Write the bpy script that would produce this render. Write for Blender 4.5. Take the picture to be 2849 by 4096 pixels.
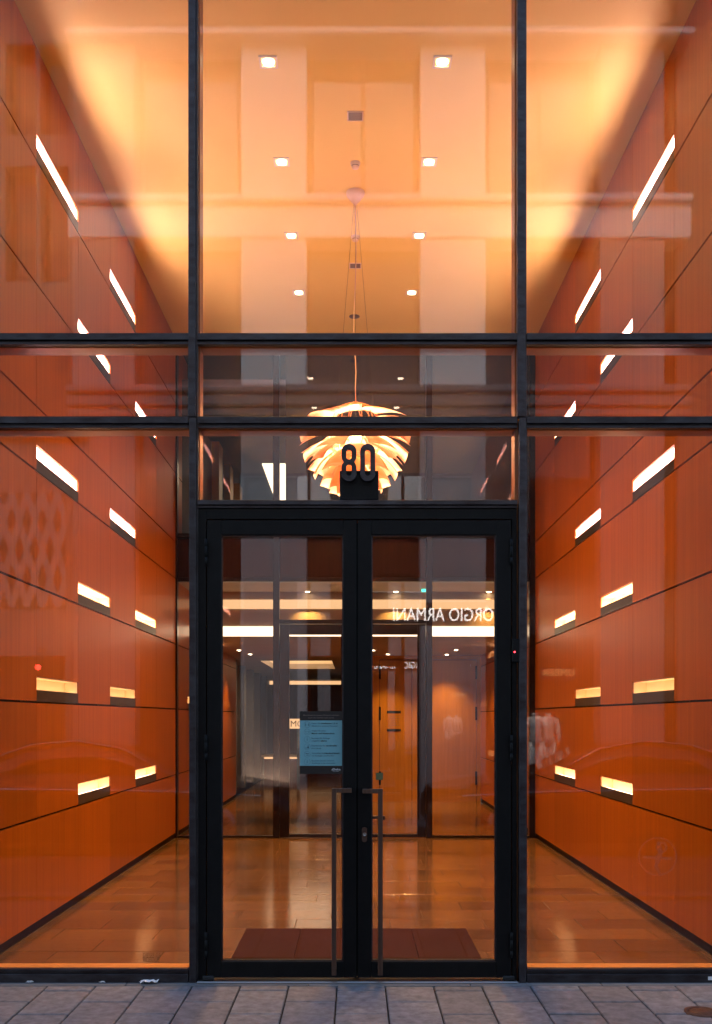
import bpy, bmesh, math, random
from mathutils import Vector
random.seed(7)
R = math.radians
C = bpy.context.scene
for o in list(bpy.data.objects):
    bpy.data.objects.remove(o)

# ------------------------------------------------------------------ camera, sky, sun, exposure
D = 4.83            # camera to facade (m)
EYE = 1.277
PXM = 462.0         # facade-plane pixels per metre of the measured photograph
VX, VY = 797.0, 1610.0
cd = bpy.data.cameras.new('camera')
cam = bpy.data.objects.new('camera', cd)
C.collection.objects.link(cam)
cam.location = (0, -D, EYE)
cam.rotation_euler = (R(90), 0, 0)
cd.lens = 34.975
cd.sensor_width = 36
cd.shift_x = 0.00065
cd.shift_y = 0.2011
cd.clip_start = 0.05
cd.clip_end = 500
C.camera = cam

w = bpy.data.worlds.new('World')
C.world = w
w.use_nodes = True
nt = w.node_tree
sky = nt.nodes.new('ShaderNodeTexSky')
sky.sky_type = 'NISHITA'
sky.sun_disc = False
sky.sun_elevation = R(38)
sky.sun_rotation = R(0)
sky.air_density = 1.2
sky.dust_density = 1.0
sky.ozone_density = 2.5
bg = nt.nodes['Background']
bg.inputs['Strength'].default_value = 0.15
nt.links.new(sky.outputs['Color'], bg.inputs['Color'])

sd = bpy.data.lights.new('sun', 'SUN')
sd.energy = 0.6
sd.angle = R(25)
sd.color = (1.0, 0.93, 0.88)
sun = bpy.data.objects.new('sun', sd)
C.collection.objects.link(sun)
sun.rotation_euler = (R(-52), 0, 0)

C.view_settings.view_transform = 'Standard'
C.view_settings.look = 'None'
C.view_settings.exposure = 1.85
C.view_settings.gamma = 1.0
C.view_settings.use_curve_mapping = False
cy = C.cycles
cy.max_bounces = 12
cy.diffuse_bounces = 5
cy.glossy_bounces = 6
cy.transmission_bounces = 6
cy.transparent_max_bounces = 32
cy.sample_clamp_indirect = 5.0
cy.blur_glossy = 0.5
cy.use_denoising = True
cy.use_light_tree = True

# ------------------------------------------------------------------ helpers
def FX(x, d): return (x - VX) / PXM * (D + d) / D        # photograph column -> metres at depth d behind the facade
def FZ(y, d): return EYE + (VY - y) / PXM * (D + d) / D
def YR(r): return (r - 1.0) * D

WPOS = {}
def _wp(o): return WPOS.get(o.name, Vector((0, 0, 0))) if o else Vector((0, 0, 0))

def tag(o, label=None, cat=None, group=None, kind=None):
    if label: o['label'] = label
    if cat: o['category'] = cat
    if group: o['group'] = group
    if kind: o['kind'] = kind
    return o

def thing(name, label, cat, loc=(0, 0, 0), group=None, kind=None):
    o = bpy.data.objects.new(name, None)
    C.collection.objects.link(o)
    o.empty_display_size = 0.1
    o.location = loc
    WPOS[o.name] = Vector(loc)
    return tag(o, label, cat, group, kind)

def link(name, me, parent, pos):
    o = bpy.data.objects.new(name, me)
    C.collection.objects.link(o)
    pos = Vector(pos)
    if parent:
        o.parent = parent
        o.location = pos - _wp(parent)
    else:
        o.location = pos
    WPOS[o.name] = pos
    return o

class MB:
    def __init__(s):
        s.v = []; s.f = []; s.m = []; s.smooth = []
    def add(s, v, f, m=0, sm=False):
        b = len(s.v)
        s.v += [tuple(p) for p in v]
        for q in f:
            s.f.append([i + b for i in q]); s.m.append(m); s.smooth.append(sm)
        return s
    def box(s, x0, x1, y0, y1, z0, z1, m=0):
        x0, x1 = min(x0, x1), max(x0, x1); y0, y1 = min(y0, y1), max(y0, y1); z0, z1 = min(z0, z1), max(z0, z1)
        return s.add([(x0,y0,z0),(x1,y0,z0),(x1,y1,z0),(x0,y1,z0),(x0,y0,z1),(x1,y0,z1),(x1,y1,z1),(x0,y1,z1)],
              [(0,3,2,1),(4,5,6,7),(0,1,5,4),(1,2,6,5),(2,3,7,6),(3,0,4,7)], m)
    def tube(s, pts, r, n=8, m=0, caps=True):
        pts = [Vector(p) for p in pts]
        rs = r if isinstance(r, (list, tuple)) else [r] * len(pts)
        v = []; f = []
        for i, p in enumerate(pts):
            t = (pts[min(i + 1, len(pts) - 1)] - pts[max(i - 1, 0)]).normalized()
            a = t.orthogonal().normalized() if i == 0 else (a - t * a.dot(t)).normalized()
            b = t.cross(a)
            for k in range(n):
                an = 2 * math.pi * k / n
                v.append(p + (a * math.cos(an) + b * math.sin(an)) * rs[i])
        for i in range(len(pts) - 1):
            for k in range(n):
                f.append((i*n+k, i*n+(k+1) % n, (i+1)*n+(k+1) % n, (i+1)*n+k))
        s.add(v, f, m, True)
        if caps:
            b = len(s.v) - len(v)
            s.f.append([b + k for k in reversed(range(n))]); s.m.append(m); s.smooth.append(False)
            s.f.append([b + (len(pts)-1)*n + k for k in range(n)]); s.m.append(m); s.smooth.append(False)
        return s
    def lathe(s, prof, c, n=24, m=0, axis='z'):
        v = []; f = []
        for r, h in prof:
            for k in range(n):
                a = 2 * math.pi * k / n
                if axis == 'z': v.append((c[0] + r*math.cos(a), c[1] + r*math.sin(a), c[2] + h))
                else: v.append((c[0] + r*math.cos(a), c[1] + h, c[2] + r*math.sin(a)))
        for i in range(len(prof) - 1):
            for k in range(n):
                q = (i*n+k, i*n+(k+1) % n, (i+1)*n+(k+1) % n, (i+1)*n+k)
                f.append(q if axis == 'z' else tuple(reversed(q)))
        return s.add(v, f, m, True)
    def loft(s, rings, m=0, sm=True, caps=True):
        n = len(rings[0]); v = [p for r in rings for p in r]; f = []
        for i in range(len(rings) - 1):
            for k in range(n):
                f.append((i*n+k, i*n+(k+1) % n, (i+1)*n+(k+1) % n, (i+1)*n+k))
        s.add(v, f, m, sm)
        if caps:
            b = len(s.v) - len(v)
            s.f.append([b + k for k in reversed(range(n))]); s.m.append(m); s.smooth.append(sm)
            s.f.append([b + (len(rings)-1)*n + k for k in range(n)]); s.m.append(m); s.smooth.append(sm)
        return s
    def build(s, name, mats, parent=None, bevel=0.0, seg=1):
        vs = [Vector(p) for p in s.v]
        lo = Vector((min(p.x for p in vs), min(p.y for p in vs), min(p.z for p in vs)))
        hi = Vector((max(p.x for p in vs), max(p.y for p in vs), max(p.z for p in vs)))
        c = (lo + hi) / 2
        if not parent: c.z = lo.z
        me = bpy.data.meshes.new(name)
        me.from_pydata([p - c for p in vs], [], s.f)
        for p, mi, sm in zip(me.polygons, s.m, s.smooth):
            p.material_index = mi; p.use_smooth = sm
        for mt in (mats if isinstance(mats, (list, tuple)) else [mats]):
            me.materials.append(mt)
        if bevel:
            bm = bmesh.new(); bm.from_mesh(me)
            bmesh.ops.bevel(bm, geom=list(bm.edges), offset=bevel, segments=seg, affect='EDGES', clamp_overlap=True)
            bm.to_mesh(me); bm.free()
        me.update()
        return link(name, me, parent, c)

CACHE = {}
def boxo(name, mat, x0, x1, y0, y1, z0, z1, parent=None, bevel=0.0):
    """one box object; boxes of equal size and material share their mesh"""
    x0, x1 = min(x0, x1), max(x0, x1); y0, y1 = min(y0, y1), max(y0, y1); z0, z1 = min(z0, z1), max(z0, z1)
    key = (name, mat.name, round(x1-x0, 4), round(y1-y0, 4), round(z1-z0, 4), bevel, parent is None)
    c = Vector(((x0+x1)/2, (y0+y1)/2, (z0+z1)/2 if parent else z0))
    if key in CACHE:
        return link(name, CACHE[key], parent, c)
    o = MB().box(x0, x1, y0, y1, z0, z1).build(name, mat, parent, bevel)
    CACHE[key] = o.data
    return o

def text_mesh(txt, size, depth=0.0006, bold=0.0, align='LEFT', spacing=1.0, sx=1.0):
    cu = bpy.data.curves.new('lettering', 'FONT')
    cu.body = txt; cu.size = size; cu.extrude = depth; cu.offset = bold; cu.align_x = align
    cu.resolution_u = 3; cu.space_character = spacing
    t = bpy.data.objects.new('lettering', cu)
    C.collection.objects.link(t)
    dg = bpy.context.evaluated_depsgraph_get(); dg.update()
    me = bpy.data.meshes.new_from_object(t.evaluated_get(dg))
    bpy.data.objects.remove(t); bpy.data.curves.remove(cu)
    if sx != 1.0:
        for v in me.vertices: v.co.x *= sx
    return me

def text_obj(name, txt, size, pos, mat, parent=None, face=-1, **k):
    me = text_mesh(txt, size, **k)
    for v in me.vertices:
        x, y, z = v.co
        v.co = (x, -z, y) if face < 0 else (-x, z, y)
    me.materials.clear(); me.materials.append(mat)
    return link(name, me, parent, pos)

# ------------------------------------------------------------------ materials
def nn(t, kind, **kw):
    n = t.nodes.new(kind)
    for k, v in kw.items():
        if k in n.inputs: n.inputs[k].default_value = v
        else: setattr(n, k, v)
    return n

def base_mat(name, col=(.5,.5,.5), rough=.5, metal=0.0, spec=.5):
    m = bpy.data.materials.new(name); m.use_nodes = True
    b = m.node_tree.nodes['Principled BSDF']
    b.inputs['Base Color'].default_value = (*col, 1)
    b.inputs['Roughness'].default_value = rough
    b.inputs['Metallic'].default_value = metal
    b.inputs['Specular IOR Level'].default_value = spec
    return m, m.node_tree, b

def grain_mat(name, c0, c1, scale, rough, metal=0.0, spec=.5, rvar=.0, objvar=.0, bump=0.0, bscale=None, detail=5, contrast=(.3, .7), world=False):
    """two tones mixed by stretched noise in object space, offset per object"""
    m, t, b = base_mat(name, c0, rough, metal, spec)
    tc = nn(t, 'ShaderNodeTexCoord'); oi = nn(t, 'ShaderNodeObjectInfo')
    mul = nn(t, 'ShaderNodeMath', operation='MULTIPLY'); mul.inputs[1].default_value = 37.0
    t.links.new(oi.outputs['Random'], mul.inputs[0])
    mp = nn(t, 'ShaderNodeMapping'); mp.inputs['Scale'].default_value = scale
    t.links.new(tc.outputs['Object'], mp.inputs['Vector'])
    cmb = nn(t, 'ShaderNodeCombineXYZ')
    for i in range(3): t.links.new(mul.outputs[0], cmb.inputs[i])
    t.links.new(cmb.outputs[0], mp.inputs['Location'])
    no = nn(t, 'ShaderNodeTexNoise'); no.inputs['Scale'].default_value = 1.0; no.inputs['Detail'].default_value = detail
    no.inputs['Roughness'].default_value = .62
    t.links.new(mp.outputs[0], no.inputs['Vector'])
    cr = nn(t, 'ShaderNodeValToRGB')
    cr.color_ramp.elements[0].position = contrast[0]; cr.color_ramp.elements[0].color = (*c0, 1)
    cr.color_ramp.elements[1].position = contrast[1]; cr.color_ramp.elements[1].color = (*c1, 1)
    t.links.new(no.outputs['Fac'], cr.inputs['Fac'])
    hs = nn(t, 'ShaderNodeHueSaturation')
    mr = nn(t, 'ShaderNodeMapRange'); mr.inputs['To Min'].default_value = 1 - objvar; mr.inputs['To Max'].default_value = 1 + objvar
    t.links.new(oi.outputs['Random'], mr.inputs['Value'])
    t.links.new(mr.outputs[0], hs.inputs['Value'])
    t.links.new(cr.outputs['Color'], hs.inputs['Color'])
    t.links.new(hs.outputs['Color'], b.inputs['Base Color'])
    if rvar:
        r2 = nn(t, 'ShaderNodeMapRange'); r2.inputs['To Min'].default_value = rough - rvar; r2.inputs['To Max'].default_value = rough + rvar
        t.links.new(no.outputs['Fac'], r2.inputs['Value']); t.links.new(r2.outputs[0], b.inputs['Roughness'])
    if bump:
        src = no
        if bscale:
            src = nn(t, 'ShaderNodeTexNoise'); src.inputs['Scale'].default_value = bscale; src.inputs['Detail'].default_value = 4
            t.links.new(tc.outputs['Object'], src.inputs['Vector'])
        bp = nn(t, 'ShaderNodeBump'); bp.inputs['Strength'].default_value = 1.0; bp.inputs['Distance'].default_value = bump
        t.links.new(src.outputs['Fac'], bp.inputs['Height']); t.links.new(bp.outputs[0], b.inputs['Normal'])
    return m

def emit_mat(name, col, strength):
    m = bpy.data.materials.new(name); m.use_nodes = True
    t = m.node_tree; t.nodes.remove(t.nodes['Principled BSDF'])
    e = nn(t, 'ShaderNodeEmission'); e.inputs['Color'].default_value = (*col, 1); e.inputs['Strength'].default_value = strength
    t.links.new(e.outputs[0], t.nodes['Material Output'].inputs['Surface'])
    return m

def glass_mat(name, r0=.08, tint=(1, 1, 1), wave=.0002):
    m = bpy.data.materials.new(name); m.use_nodes = True
    t = m.node_tree; t.nodes.remove(t.nodes['Principled BSDF'])
    tr = nn(t, 'ShaderNodeBsdfTransparent'); tr.inputs['Color'].default_value = (*tint, 1)
    gl = nn(t, 'ShaderNodeBsdfAnisotropic'); gl.inputs['Roughness'].default_value = 0.0
    gl.inputs['Color'].default_value = (1, 1, 1, 1)
    lw = nn(t, 'ShaderNodeLayerWeight'); lw.inputs['Blend'].default_value = .5
    pw = nn(t, 'ShaderNodeMath', operation='POWER'); pw.inputs[1].default_value = 5
    t.links.new(lw.outputs['Facing'], pw.inputs[0])
    ma = nn(t, 'ShaderNodeMath', operation='MULTIPLY_ADD'); ma.inputs[1].default_value = 1 - r0; ma.inputs[2].default_value = r0
    t.links.new(pw.outputs[0], ma.inputs[0])
    mx = nn(t, 'ShaderNodeMixShader')
    t.links.new(ma.outputs[0], mx.inputs[0]); t.links.new(tr.outputs[0], mx.inputs[1]); t.links.new(gl.outputs[0], mx.inputs[2])
    t.links.new(mx.outputs[0], t.nodes['Material Output'].inputs['Surface'])
    if wave:
        ge = nn(t, 'ShaderNodeNewGeometry')
        no = nn(t, 'ShaderNodeTexNoise'); no.inputs['Scale'].default_value = 1.6; no.inputs['Detail'].default_value = 1.0
        t.links.new(ge.outputs['Position'], no.inputs['Vector'])
        bp = nn(t, 'ShaderNodeBump'); bp.inputs['Distance'].default_value = wave; bp.inputs['Strength'].default_value = 1.0
        t.links.new(no.outputs['Fac'], bp.inputs['Height']); t.links.new(bp.outputs[0], gl.inputs['Normal'])
    return m

WARM = (1.0, .53, .12)
SLOT_E = (4.6, 2.4, 13.0, 32.0, 44.0, 43.0)
BULB_E, SPOT_W = 14.0, 80.0
M = {}
M['wood'] = grain_mat('wood_veneer', (.25, .056, .001), (.44, .120, .002), (30, 30, .7), .38, spec=.3, objvar=.10, detail=5, contrast=(.12, .88))
M['gap'] = base_mat('shadow_gap', (.02, .012, .01), .8)[0]
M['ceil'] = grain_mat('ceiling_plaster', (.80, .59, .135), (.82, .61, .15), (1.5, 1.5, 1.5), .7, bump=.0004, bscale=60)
M['tile'] = grain_mat('travertine', (.105, .050, .019), (.20, .102, .044), (4, 22, 8), .085, spec=.6, rvar=.06, objvar=.28, detail=7, bump=.0012, contrast=(.25, .75))
M['grout'] = base_mat('grout', (.05, .025, .012), .8)[0]
M['bronze'] = grain_mat('dark_bronze', (.022, .014, .015), (.060, .056, .064), (10, 10, 26), .45, metal=.5, rvar=.15, objvar=.1)
M['bronze_in'] = grain_mat('bronze_inner_lit', (.22, .085, .03), (.30, .12, .045), (4, 4, 4), .38, metal=.6, rvar=.06)  # same bronze as outside, lobby light on it put into a lighter colour
M['sill_in'] = grain_mat('inner_sill_lit', (.55, .25, .08), (.65, .31, .11), (4, 4, 4), .5, metal=.3)  # bright orange paints in the lobby light reflected off the sill
M['black'] = grain_mat('black_powder_coat', (.004, .004, .0045), (.007, .007, .0075), (20, 20, 20), .5, spec=.16, bump=.0002, bscale=300)
M['blacker'] = base_mat('black_rubber', (.006, .006, .007), .7)[0]
M['handle'] = grain_mat('brushed_bronze', (.10, .06, .045), (.16, .10, .075), (60, 60, 3), .38, metal=.8)
M['steel'] = base_mat('steel', (.35, .33, .31), .32, .9)[0]
M['glass'] = glass_mat('coated_glass', .032)
M['cream'] = base_mat('cream_enamel', (.80, .62, .40), .5)[0]
M['lip'] = grain_mat('slot_lip', (.055, .042, .042), (.075, .058, .058), (8, 8, 8), .4, metal=.3)
SLOTS = [emit_mat('slot_lamp', (1.0, .58, .70) if e > 20 else ((1.0, .60, .36) if e > 4 else (1.0, .57, .29)), e) for e in SLOT_E]
M['disc'] = emit_mat('downlight_lamp', (1.0, .80, .55), 8.0)
M['trim'] = base_mat('downlight_trim', (.72, .58, .38), .4)[0]
M['bulb'] = emit_mat('bulb', (1.0, .66, .34), BULB_E)
M['copper'] = base_mat('copper_leaf', (.72, .25, .08), .36, .35)[0]
M['rose'] = base_mat('pale_rose_enamel', (.86, .66, .50), .5)[0]
M['white'] = base_mat('white_paint', (.78, .76, .72), .5)[0]
M['offwhite'] = base_mat('warm_white_plastic', (.78, .62, .42), .5)[0]
M['vent'] = base_mat('vent_metal', (.22, .17, .12), .5, .4)[0]
M['wire'] = base_mat('wire_steel', (.12, .08, .05), .4, .7)[0]
M['cord'] = base_mat('cord_cream', (.7, .5, .34), .6)[0]
M['mat'] = grain_mat('coir_mat', (.030, .008, .005), (.060, .017, .010), (180, 180, 60), .95, spec=.1, bump=.002, bscale=260)
M['beam'] = grain_mat('beam_panel', (.020, .007, .004), (.03, .010, .006), (30, 30, 2), .5, spec=.1)
M['dark'] = base_mat('dark_wall', (.035, .036, .038), .6)[0]
M['slab'] = grain_mat('paving_stone', (.10, .101, .112), (.215, .216, .238), (22, 22, 22), .72, spec=.35, objvar=.13, detail=9, bump=.0016, bscale=90)
M['border'] = grain_mat('border_stone', (.12, .125, .135), (.17, .175, .185), (7, 7, 7), .7, spec=.35, objvar=.08, detail=8, bump=.001, bscale=90)
M['joint'] = grain_mat('joint_dirt', (.020, .020, .017), (.05, .048, .042), (25, 25, 25), .95, spec=.1, bump=.004, bscale=60)
M['asphalt'] = grain_mat('asphalt', (.035, .035, .037), (.06, .06, .062), (14, 14, 14), .85, bump=.003, bscale=120)
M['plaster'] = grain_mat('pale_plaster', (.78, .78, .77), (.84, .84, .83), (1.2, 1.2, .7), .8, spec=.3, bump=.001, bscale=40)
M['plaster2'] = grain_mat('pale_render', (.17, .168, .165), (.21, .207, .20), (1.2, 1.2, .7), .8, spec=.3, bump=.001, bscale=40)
M['shaded_plaster'] = grain_mat('shaded_plaster', (.21, .20, .205), (.26, .25, .255), (2, 2, 1), .8, spec=.3, bump=.001, bscale=40)  # outer ground pilasters and cornice: scarce street skylight put into the colour
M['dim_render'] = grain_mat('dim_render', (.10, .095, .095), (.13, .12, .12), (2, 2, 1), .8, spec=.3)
M['mid_plaster'] = grain_mat('mid_plaster', (.28, .275, .27), (.33, .325, .32), (1.2, 1.2, .7), .8, spec=.3, bump=.001, bscale=40)  # side pilasters: their weaker reflection is put into a darker plaster colour
M['ground_plaster'] = grain_mat('ground_plaster', (.40, .39, .40), (.48, .47, .48), (2, 2, .8), .8, spec=.3, bump=.001, bscale=40)  # middle ground pilasters: street shade mixed into the plaster colour
M['stone_d'] = grain_mat('dark_cladding', (.02, .018, .018), (.035, .032, .032), (6, 6, 6), .6, bump=.001, bscale=50)
M['slate'] = grain_mat('slate', (.03, .03, .033), (.06, .06, .065), (20, 20, 20), .7)
M['winpane'] = base_mat('dark_window_glass', (.012, .013, .015), .05, 0, .5)[0]
M['winframe'] = base_mat('window_frame', (.035, .033, .03), .5)[0]
M['sign_blue'] = base_mat('print_blue', (.15, .38, .44), .35)[0]
M['ink'] = base_mat('print_black', (.012, .012, .013), .35)[0]
M['ink2'] = base_mat('print_grey', (.03, .07, .10), .4)[0]
M['ink3'] = base_mat('print_brown_grey', (.16, .12, .11), .4)[0]
M['paper'] = base_mat('print_white', (.7, .72, .74), .4)[0]
M['etch'] = base_mat('dark_lettering', (.16, .085, .03), .6)[0]
M['letters'] = emit_mat('lit_letters', (1.0, .93, .88), 3.6)
M['gold'] = emit_mat('gold_letters', (1.0, .55, .2), 1.1)
M['led'] = emit_mat('red_led', (1.0, .02, .03), 6.0)
M['sig'] = emit_mat('red_signal', (1.0, .03, .02), 14.0)
M['green'] = emit_mat('green_exit', (.05, .8, .45), 1.2)
M['trough'] = emit_mat('cove_lamp', (1.0, .62, .28), 5.0)
M['cove'] = emit_mat('cove_band', (1.0, .56, .26), .31)
M['panel_l'] = emit_mat('ceiling_panel_lamp', (1.0, .72, .45), .85)
M['rwood'] = grain_mat('pale_orange_wood', (.42, .17, .008), (.52, .215, .014), (30, 30, 1), .4, objvar=.05)
M['red'] = grain_mat('dark_red_wall', (.05, .006, .008), (.08, .01, .012), (10, 10, 1), .7)
M['carpaint'] = base_mat('black_car_paint', (.012, .012, .014), .18, .3)[0]
M['tyre'] = base_mat('tyre', (.015, .015, .015), .8)[0]
M['rim'] = base_mat('rim', (.3, .3, .31), .3, .9)[0]
M['chrome'] = base_mat('chrome', (.7, .7, .72), .1, 1.0)[0]
M['jacket'] = grain_mat('cream_wool', (.66, .64, .62), (.8, .78, .76), (40, 40, 40), .9)
M['litter'] = base_mat('crumpled_wrapper', (.75, .78, .82), .35)[0]
M['rust'] = grain_mat('rusty_iron', (.07, .03, .02), (.13, .06, .04), (40, 40, 40), .7, metal=.4, bump=.002, bscale=80)
M['sticker'] = base_mat('olive_sticker', (.12, .13, .05), .5)[0]

# ------------------------------------------------------------------ dimensions
W = 905 / PXM                 # half width of the lobby
H = EYE + 1910 / PXM          # ceiling
FL = -.030                    # lobby floor
PD = YR(2.25)                 # glass partition
SE = [EYE + s / PXM for s in (-286, 45, 372, 702, 885, 1232, 1584)]   # panel seams, from the floor up
VS = [YR(1.076 + .19 * i) for i in range(0, 12)]                      # vertical seams
SLOT_H, LIP_H = .158, .076

# ------------------------------------------------------------------ street: ground, pavement, road
boxo('ground', M['asphalt'], -80, 80, -80, 60, -.60, -.40)['kind'] = 'structure'
pav = MB().box(-14, 14, -2.3, -.002, -.30, -.014).build('pavement', M['joint'])
pav['kind'] = 'structure'
SW, SL = .23, .372
for k in range(-12, 12):
    x0 = .1426 + SW * k
    off = -.166 if k % 2 else -.166 - SL / 2
    y = -.084
    cuts = [y]
    j = off
    while j > -2.1:
        cuts.append(j); j -= SL
    cuts.append(-2.1)
    for a, b in zip(cuts[:-1], cuts[1:]):
        if a - b < .03: continue
        dz = random.uniform(-.0025, .0015)
        boxo('paving_slab', M['slab'], x0 + .0033, x0 + SW - .0033, b + .007, a - .007, -.05, dz, pav, .004)
for a, b in ((-2.62, -1.90), (-1.90, -1.10), (-1.10, -.225), (-.225, .55), (.55, 1.18), (1.18, 1.9), (1.9, 2.7)):
    boxo('border_stone', M['border'], a + .002, b - .002, -.081, -.004, -.05, .0005, pav, .002)
boxo('kerb', M['border'], -14, 14, -2.46, -2.3, -.35, .0, None, .01)['kind'] = 'structure'
boxo('road', M['asphalt'], -14, 14, -6.85, -2.46, -.40, -.12)['kind'] = 'structure'
boxo('far_kerb', M['border'], -14, 14, -7.0, -6.85, -.39, .0, None, .01)['kind'] = 'structure'
boxo('far_pavement', M['slab'], -14, 14, -7.62, -7.0, -.38, -.004)['kind'] = 'structure'

# ------------------------------------------------------------------ lobby floor, ceiling
flo = MB().box(-W - .02, W + .02, .13, 23, FL - .25, FL - .004).build('floor', M['grout'])
flo['kind'] = 'structure'
TW, TL = .60, .30
ri = 0; y = .135
while y < 9.0:
    off = (0, .31, .12, .44, .22)[ri % 5]
    x = -W - off
    while x < W:
        a, b = max(x, -W + .002), min(x + TW, W - .002)
        if b - a > .02:
            boxo('floor_tile', M['tile'], a + .0014, b - .0014, y + .0014, y + TL - .0014, FL - .02, FL + random.uniform(-.0006, .0006), flo, .0012)
        x += TW
    y += TL; ri += 1
boxo('rear_floor', M['tile'], -W, W, y, 22.9, FL - .003, FL)['kind'] = 'structure'
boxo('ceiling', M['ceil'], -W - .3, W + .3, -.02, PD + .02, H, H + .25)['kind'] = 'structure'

# ------------------------------------------------------------------ panelled side walls with slot lamps
ROWS = ['lowest', 'second lowest', 'third lowest', 'middle', 'second highest', 'topmost']
ROWI = [0, 1, 2, 3, 5, 6]           # seam index each slot row sits on
slot_meshes = {}
def slot_lamp(side, y0, y1, zs, label, group, row):
    s = side
    g = .0015
    fx = s * W
    t = thing('wall_lamp', label, 'wall lamp', (fx, (y0 + y1) / 2, zs), group)
    key = (s, round(y1 - y0, 3), row)
    if key not in slot_meshes:
        h = MB()
        o = lambda a: fx + s * a
        ya, yb, z0, z1 = y0 + g, y1 - g, zs + .004, zs + SLOT_H - .0015
        h.box(o(.094), o(.10), ya, yb, z0, z1)                        # back
        h.box(o(.0078), o(.094), ya, ya + .006, z0, z1)                  # ends
        h.box(o(.0078), o(.094), yb - .006, yb, z0, z1)
        h.box(o(.0078), o(.094), ya + .006, yb - .006, z1 - .006, z1)    # top
        h.box(o(.0078), o(.094), ya + .006, yb - .006, z0, z0 + .006)    # bottom
        a = h.build('housing', M['cream'], t)
        b = MB().box(o(.0005), o(.0072), ya, yb, z0, zs + LIP_H).build('cover_plate', M['lip'], t)
        c = MB().box(o(.020), o(.052), ya + .012, yb - .012, zs + .050, zs + .066).build('lamp_tube', SLOTS[row], t)
        slot_meshes[key] = [(q.name.split('.')[0], q.data, WPOS[q.name] - Vector(t.location)) for q in (a, b, c)]
    else:
        for n, me, rel in slot_meshes[key]:
            link(n, me, t, Vector(t.location) + rel)
    return t

for s, nm in ((-1, 'left'), (1, 'right')):
    wall = thing('panelled_wall', 'tall orange wood veneer wall on the %s of the lobby with thin dark seams' % nm, 'wall', (s * (W + .1), 3, FL))
    o = lambda a: s * (W + a)
    MB().box(o(.105), o(.25), .0, 11.5, FL, H).build('backing', M['gap'], wall)
    boxo('skirting', M['beam'], o(.012), o(.10), .135, 11.5, FL, FL + .052, wall)
    zs = [FL + .055] + SE + [H - .004]
    ys = [.135] + [v for v in VS if v < 11.4] + [11.5]
    for ci in range(len(ys) - 1):
        rear = ys[ci + 1] > PD + 1.0
        for rj in range(len(zs) - 1):
            if rear and zs[rj] > 2.3: continue
            z0, z1 = zs[rj] + (.0066 if rj else 0), zs[rj + 1] - .0066
            slot = False
            if rj >= 1:
                si = rj - 1
                if si in ROWI:
                    row = ROWI.index(si)
                    i = ci - 1          # panel i spans VS[i]..VS[i+1]
                    odd = row % 2 == 1  # E, C, A rows: panels 1,3 ; F, D, B rows: panels 2,4
                    if (odd and i in (1, 3)) or (not odd and i in (2, 4)):
                        slot = True
                    if rear and ((odd and i in (7, )) or (not odd and i in (6, 8))):
                        slot = True
            ya, yb = ys[ci], ys[ci + 1]
            if slot:
                i = ci - 1
                if rear: where = 'beyond the rear glass partition, ' + ('nearer' if i <= 6 else 'farther')
                else: where = 'nearer the street' if i in (1, 2) else 'nearer the rear glass'
                row = ROWI.index(rj - 1)
                slot_lamp(s, ya, yb, zs[rj], 'glowing wall slot, %s wall, %s row, %s' % (nm, ROWS[row], where), 'lit wall slots', row)
                z0 = zs[rj] + SLOT_H
            boxo('panel', M['wood'], o(0), o(.018), ya + .0012, yb - .0012, z0, z1, wall)

# ------------------------------------------------------------------ glazed street facade
B = M['bronze']
fac = thing('glazed_facade', 'tall street front of large glass panes in a dark bronze grid', 'glass facade', (0, 0, 0))
dc = -.035
ML, MR = (422.5, 442.5), (1160.5, 1182.0)
def FXd(x): return FX(x, dc)
def FZd(y): return FZ(y, dc)
T1, T2, T3 = (746.5, 771.0), (933.5, 958.5), (1121.0, 1138.0)
def cap(name, x0, x1, z0, z1, horiz):
    m = MB()
    if horiz:
        h = z1 - z0
        m.box(x0, x1, dc, 0, z0 + .40 * h, z1)
        m.box(x0, x1, dc + .016, 0, z0 + .20 * h, z0 + .40 * h)
        m.box(x0, x1, dc + .006, 0, z0, z0 + .20 * h)
    else:
        w_ = x1 - x0
        m.box(x0, x0 + .80 * w_, dc - .004, 0, z0, z1)
        m.box(x0 + .80 * w_, x1, dc + .012, 0, z0, z1)
    return m.build(name, B, fac, .0012)
def inner(x0, x1, z0, z1):
    return MB().box(x0, x1, .028, .130, z0, z1).build('inner_profile', M['bronze_in'], fac, .0015)
zt = FZd(T2[0]) - .004
for (a, b), dx in ((ML, 2), (MR, 4)):
    x0, x1 = FXd(a), FXd(b)
    cap('mullion', x0, x1, zt + .003, H + .3, False)
    cap('mullion', x0 + dx / PXM, x1 + (dx * .3) / PXM, .0, zt - .003, False)
    inner(x0 - .003, x1 + .003, FL + .02, H)
xl0, xl1 = -W + .0, FXd(ML[0])
xc0, xc1 = FXd(ML[1]), FXd(MR[0])
xr0, xr1 = FXd(MR[1]), W
bays = {'l': (xl0, xl1), 'c': (xc0, xc1), 'r': (xr0, xr1)}
for nm, (a, b) in bays.items():
    for (t0, t1) in (T1, T2):
        cap('transom', a, b, FZd(t1), FZd(t0), True)
        inner(a + .003, b - .003, FZd(t1) + .004, FZd(t0) - .002)
    cap('transom', a, b, H + .0, H + .05, True)
    inner(a + .003, b - .003, H - .03, H - .002)
a, b = bays['c']
cap('transom', a, b, FZd(T3[1]), FZd(T3[0]), True)
inner(a + .003, b - .003, FZd(T3[1]) + .002, FZd(T3[0]) - .002)
SILL0, SILL1 = 2173.5, 2201
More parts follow.
